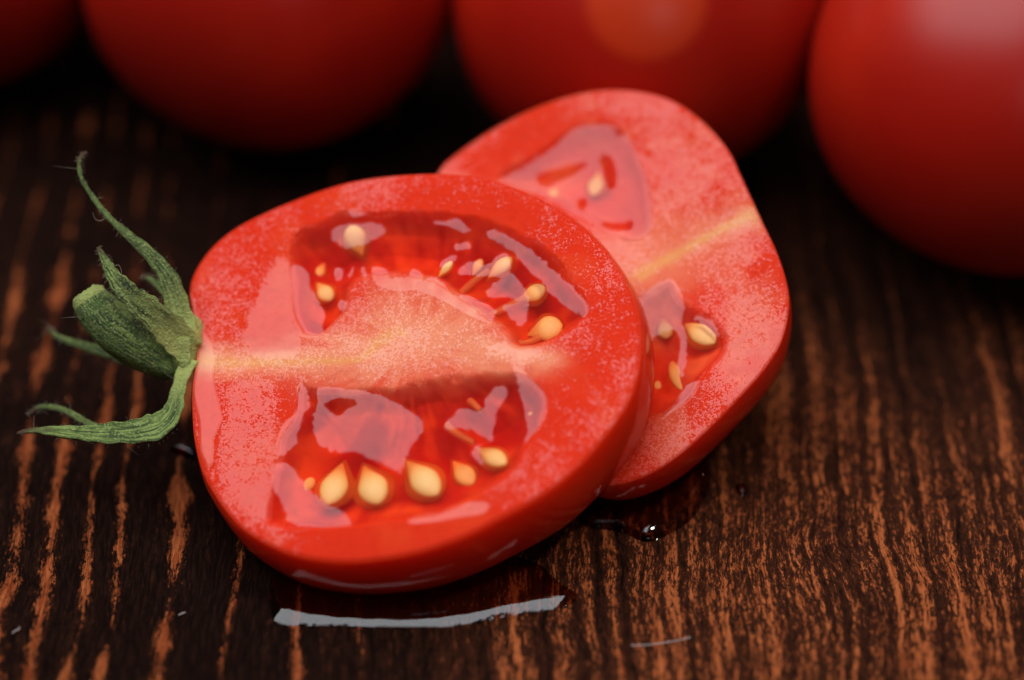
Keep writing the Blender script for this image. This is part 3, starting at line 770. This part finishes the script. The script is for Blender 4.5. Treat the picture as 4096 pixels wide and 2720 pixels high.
def fuzz():
    rng = np.random.default_rng(8)
    Vs = []; Fs = []; off = 0
    def hair(p, d, L, r, curl):
        nonlocal off
        side = np.cross(d, rng.standard_normal(3)); side /= np.linalg.norm(side)
        t = np.linspace(0, 1, 6)[:, None]
        P = p + d * L * t + side * L * curl * t ** 2
        V, F = tube(P, np.linspace(r, r * 0.35, 6), 4)
        Vs.append(V); Fs.append(F + off); off += len(V)
    for k, (C, W, Sd, N) in enumerate(CALYX):
        cnt = 95 if k < 6 else 150
        for _ in range(cnt):
            i = rng.integers(2, len(C) - 1)
            a = rng.choice([0, math.pi]) + rng.normal(0, 0.5) if k < 6 else rng.uniform(0, 2 * math.pi)
            dr = Sd[i] * math.cos(a) + N[i] * math.sin(a)
            p = C[i] + Sd[i] * math.cos(a) * W[i] * 0.97 + N[i] * math.sin(a) * (W[i] * (0.97 if k == 6 else 0.35))
            dr = dr + rng.normal(0, 0.35, 3); dr /= np.linalg.norm(dr)
            big = rng.random() < 0.05
            hair(p, dr, rng.uniform(0.12, 0.22) if big else rng.uniform(0.02, 0.055), 0.0018 if big else 0.0016, rng.normal(0, 0.5))
    # two long curled hairs
    for pts in ([(268, 648), (276, 640), (280, 628), (275, 612), (266, 612)], [(255, 490), (235, 508), (220, 505), (214, 490)]):
        P = catmull(px3(pts, [-.4] * len(pts)) if pts[0][0] == 268 else px3(pts, [-.1] * len(pts)), 20) - BASE_F
        V, F = tube(P, np.linspace(0.003, 0.0018, 20), 4); Vs.append(V); Fs.append(F + off); off += len(V)
    o = put("fuzz", mesh_from("fuzz", np.concatenate(Vs), np.concatenate(Fs)), M_HAIR, calyx)
    o["kind"] = "stuff"
fuzz()

# ------------------------------------------------ rear half
OUT_R = [(1738, 684), (1859, 589), (1987, 506), (2147, 427), (2306, 374), (2446, 356), (2593, 369), (2696, 401), (2785, 461), (2861, 531), (2925, 614), (2963, 704), (3008, 799), (3059, 908), (3104, 997), (3142, 1106), (3158, 1201), (3146, 1297), (3120, 1380), (3072, 1456), (3002, 1540), (2861, 1688), (2693, 1842), (2532, 1925), (2400, 1950), (2260, 1900), (2130, 1760), (2030, 1560), (1930, 1300), (1820, 1050), (1720, 850)]
NR = RT * -0.230 + UP * 0.43 - FW * 0.873
P0R = at_depth(2480, 1170, 32.25)
FR = Face(P0R, NR, OUT_R)
BASE_R = np.array([P0R[0] + 0.3, P0R[1] + 0.5, 0.0])
RC_UP = rounded(FR.uv(Z7([(430, 560), (700, 410), (880, 290), (1000, 235), (1200, 240), (1290, 320), (1380, 540), (1425, 700), (1440, 870), (1390, 950), (1280, 975), (1150, 920), (1000, 860), (860, 780), (700, 680), (500, 620)])), 1)
RC_LO = rounded(FR.uv(Z8([(330, 290), (500, 160), (560, 160), (620, 300), (780, 360), (880, 470), (885, 560), (780, 680), (640, 860), (480, 975), (390, 985), (280, 960), (240, 700), (260, 450)])), 1)
R_HOLE_UP = [rounded(FR.uv(p), 1) for p in (Z7([(1075, 450), (1150, 420), (1200, 520), (1205, 600), (1165, 665), (1120, 560)]), Z7([(430, 610), (640, 500), (860, 350), (920, 250), (850, 250), (640, 400), (430, 540)]), Z7([(680, 560), (850, 505), (1010, 465), (1000, 515), (860, 590), (720, 640)]), Z7([(1180, 270), (1330, 230), (1360, 270), (1260, 310), (1190, 310)]), Z7([(960, 700), (1020, 720), (1000, 790), (940, 760)]), Z7([(1090, 840), (1200, 870), (1290, 840), (1310, 880), (1240, 925), (1130, 900)]))]
R_ALL_UP = [rounded(FR.uv(Z7([(400, 540), (700, 390), (880, 270), (1000, 215), (1220, 220), (1310, 310), (1400, 530), (1445, 700), (1460, 880), (1400, 970), (1280, 995), (1150, 940), (1000, 880), (860, 800), (700, 700), (480, 640)])), 1)]
R_PATCH_LO = [rounded(FR.uv(p), 1) for p in (Z8([(340, 280), (520, 150), (580, 180), (630, 310), (600, 380), (640, 480), (620, 740), (560, 700), (600, 500), (560, 440), (450, 480), (400, 560), (330, 540), (300, 400)]), Z8([(540, 860), (600, 790), (720, 720), (700, 800), (640, 870), (560, 920), (480, 975), (510, 900)]), Z8([(380, 930), (440, 960), (420, 1020), (370, 1010)]), Z8([(660, 360), (760, 390), (830, 460), (810, 500), (720, 430)]))]
RVEIN = FR.uv(Z7([(2130, 800), (2040, 820), (1950, 860), (1850, 905), (1700, 985), (1500, 1100), (1350, 1190)]))
RSEPT = FR.uv(Z7([(2050, 830), (1850, 920), (1600, 1020), (1400, 1120), (1250, 1180)]))
UR = FR.unit()
def rear_tint(u, v, s, cav):
    r = np.array([0.82, 0.050, 0.014]); pale = np.array([0.92, 0.30, 0.17]); deep = np.array([0.90, 0.085, 0.016]); yel = np.array([0.90, 0.60, 0.18])
    c = np.tile(r, (len(u), 1))
    ld = linedist(u, v, RSEPT, np.array([30, 55, 85, 100, 100]) * UR) + 0.4 * (fbm(u * 5, v * 5, 3, 15) - 0.5)
    w = np.exp(-ld ** 2)[:, None] * 0.9
    c = c * (1 - w) + pale * w
    n = (0.30 * smooth(0.45, 0.7, fbm(u * 2.2, v * 2.2, 4, 22)))[:, None]
    c = c * (1 - n) + pale * n
    wy = np.exp(-(linedist(u, v, RVEIN, np.array([34, 26, 14, 13, 13, 16, 20]) * UR) + 0.6 * (fbm(u * 7, v * 7, 2, 28) - .3)) ** 2)[:, None] * 0.55
    c = c * (1 - wy) + yel * wy
    wd = smooth(0.05, 0.2, cav)[:, None]
    mot = smooth(0.36, 0.62, fbm(u * 2.6, v * 2.6, 3, 36))[:, None]
    c = c * (1 - wd) + (np.array([0.90, 0.10, 0.05]) * (1 - mot) + np.array([0.95, 0.22, 0.09]) * mot) * wd
    wr = smooth(0.965, 0.995, s)[:, None]
    return c * (1 - wr * 0.6) + np.array([0.78, 0.04, 0.014]) * wr * 0.6
def rear_wet(u, v, s, cav):
    w = 0.47 + 0.42 * (fbm(u * 1.5, v * 1.5, 3, 62) - 0.5) * 2
    for poly in R_PATCH_LO:
        w = np.maximum(w, 1.1 * smooth(-0.012, 0.012, sdf(u, v, poly)))
    return w
def rear_relief(u, v):
    return 0.022 * (fbm(u * 1.1, v * 1.1, 3, 70) - 0.5) * 2 + 0.006 * (fbm(u * 7, v * 7, 3, 71) - 0.5)
rear = make_half("tomato_half", "rear cut tomato half leaning behind the front one, yellow stem scar, no calyx", FR, BASE_R, 1.85, 2.25, [(RC_UP, 0.32), (RC_LO, 0.34)], rear_tint, rear_wet, rear_relief, bulge=0.0, na=760, nr=180)
make_gel(rear, BASE_R, FR, RC_UP, gel_top, R_ALL_UP, R_HOLE_UP, step=0.022)
make_gel(rear, BASE_R, FR, RC_LO, gel_top, R_PATCH_LO, (), step=0.022)
for a in [(1368, 415, 80, 62, 36, 0.10, 6), (1265, 440, 60, 46, 34, 0.11, 6), (1612, 757, 135, 96, 52, 0.10, 10), (1527, 745, 100, 50, 34, 0.14, 6), (1552, 845, 110, 100, 34, 0.22, 12), (1500, 865, 80, 50, 34, 0.26, 6)]:
    add_seed(rear, BASE_R, FR, *a)

# ---------------------------------------------------------------- juice on the table
def puddle(name, outline, hm, w, mat, label, step=0.03, z0=0.004, rnd=2, cat="juice", group="spilled juice on the wood"):
    P = rounded(np.array([on_table(x, y)[:2] for x, y in outline]), rnd)
    lo, hi = P.min(0) - step, P.max(0) + step
    xs = np.arange(lo[0], hi[0] + step, step); ys = np.arange(lo[1], hi[1] + step, step)
    X, Y = np.meshgrid(xs, ys); d = sdf(X.ravel(), Y.ravel(), P)
    t = np.clip(d / w, 0, 1)
    z = z0 + hm * (1 - (1 - t) ** 2)
    # pull the outermost row of points onto the outline so the edge is clean
    gx = (np.roll(d.reshape(X.shape), -1, 1) - np.roll(d.reshape(X.shape), 1, 1)) / (2 * step); gy = (np.roll(d.reshape(X.shape), -1, 0) - np.roll(d.reshape(X.shape), 1, 0)) / (2 * step)
    x = X.ravel().copy(); y = Y.ravel().copy()
    out = (d < 0) & (d > -1.6 * step)
    x[out] -= (d * gx.ravel())[out]; y[out] -= (d * gy.ravel())[out]
    kk = (d > -1.5 * step).reshape(X.shape)
    cell = kk[:-1, :-1] & kk[1:, :-1] & kk[:-1, 1:] & kk[1:, 1:]
    idx = np.arange(X.size).reshape(X.shape)
    q = np.stack([idx[:-1, :-1], idx[:-1, 1:], idx[1:, 1:], idx[1:, :-1]], -1)[cell]
    used = np.unique(q); rm = -np.ones(X.size, int); rm[used] = np.arange(len(used))
    V = np.stack([x[used], y[used], z[used]], 1)
    c = np.array([V[:, 0].mean(), V[:, 1].mean(), 0])
    o = put(name, mesh_from(name, V - c, rm[q]), mat)
    o.location = c * S
    return tag(o, label, cat, group)
puddle("juice_puddle", dpt([(618, 1375), (625, 1425), (648, 1441), (700, 1444), (790, 1443), (860, 1446), (930, 1449), (1030, 1447), (1120, 1432), (1200, 1416), (1262, 1408), (1300, 1402), (1328, 1390), (1334, 1368), (1280, 1340), (1240, 1290), (1000, 1250), (700, 1270), (630, 1320)]), 0.085, 0.34, M_JUICE, "clear juice pooled along the near edge of the front tomato half")
puddle("juice_puddle", dpt([(1340, 1215), (1400, 1222), (1440, 1228), (1470, 1246), (1495, 1252), (1530, 1240), (1580, 1212), (1610, 1180), (1640, 1120), (1640, 1060), (1600, 1000), (1400, 1100), (1330, 1170)]), 0.12, 0.20, M_JUICE, "clear juice pooled below the rear tomato half")
puddle("juice_drop", dpt([(1604, 1075), (1622, 1072), (1634, 1086), (1630, 1104), (1612, 1104), (1602, 1090)]), 0.045, 0.06, M_JUICE, "juice drop on wood touching the rear half, left one of two", step=0.008)
puddle("juice_drop", dpt([(1694, 1120), (1712, 1112), (1726, 1122), (1726, 1140), (1708, 1146), (1696, 1136)]), 0.055, 0.07, M_JUICE, "small round juice drop alone on the wood right of rear half", step=0.008)
puddle("juice_drop", dpt([(385, 1040), (398, 1032), (430, 1030), (452, 1040), (456, 1062), (440, 1062), (410, 1050)]), 0.10, 0.10, M_REDJUICE, "dark red juice bead under the calyx of the front half", step=0.01)

# ---------------------------------------------------------------- fibres lying on the wood
def fibre(pts, r, label, lift=0.03):
    P = np.array([on_table(x * K, y * K, lift) for x, y in pts]); P = catmull(P, 24)
    c = P.mean(0); c[2] = 0
    V, Fq = tube(P - c, np.full(24, r), 5)
    o = put("lint_fibre", mesh_from("lint_fibre", V, Fq), M_LINT); o.location = c * S
    tag(o, label, "fibre", "lint on the wood")
q = NT("white_lint"); p = q.n('ShaderNodeBsdfPrincipled'); q.inp(p, 'Base Color', (0.62, 0.52, 0.48, 1)); q.inp(p, 'Roughness', 0.6); M_LINT = q.finish(p)
fibre([(1455, 1488), (1490, 1487), (1530, 1482), (1565, 1476), (1592, 1469)], 0.005, "longest pale fibre lying on the orange wood at the bottom")
fibre([(412, 1418), (420, 1414), (427, 1412)], 0.006, "tiny pale lint speck on the wood below the front half")
fibre([(28, 1460), (36, 1454), (42, 1452), (45, 1446)], 0.005, "tiny pale lint thread near the left edge of the wood")
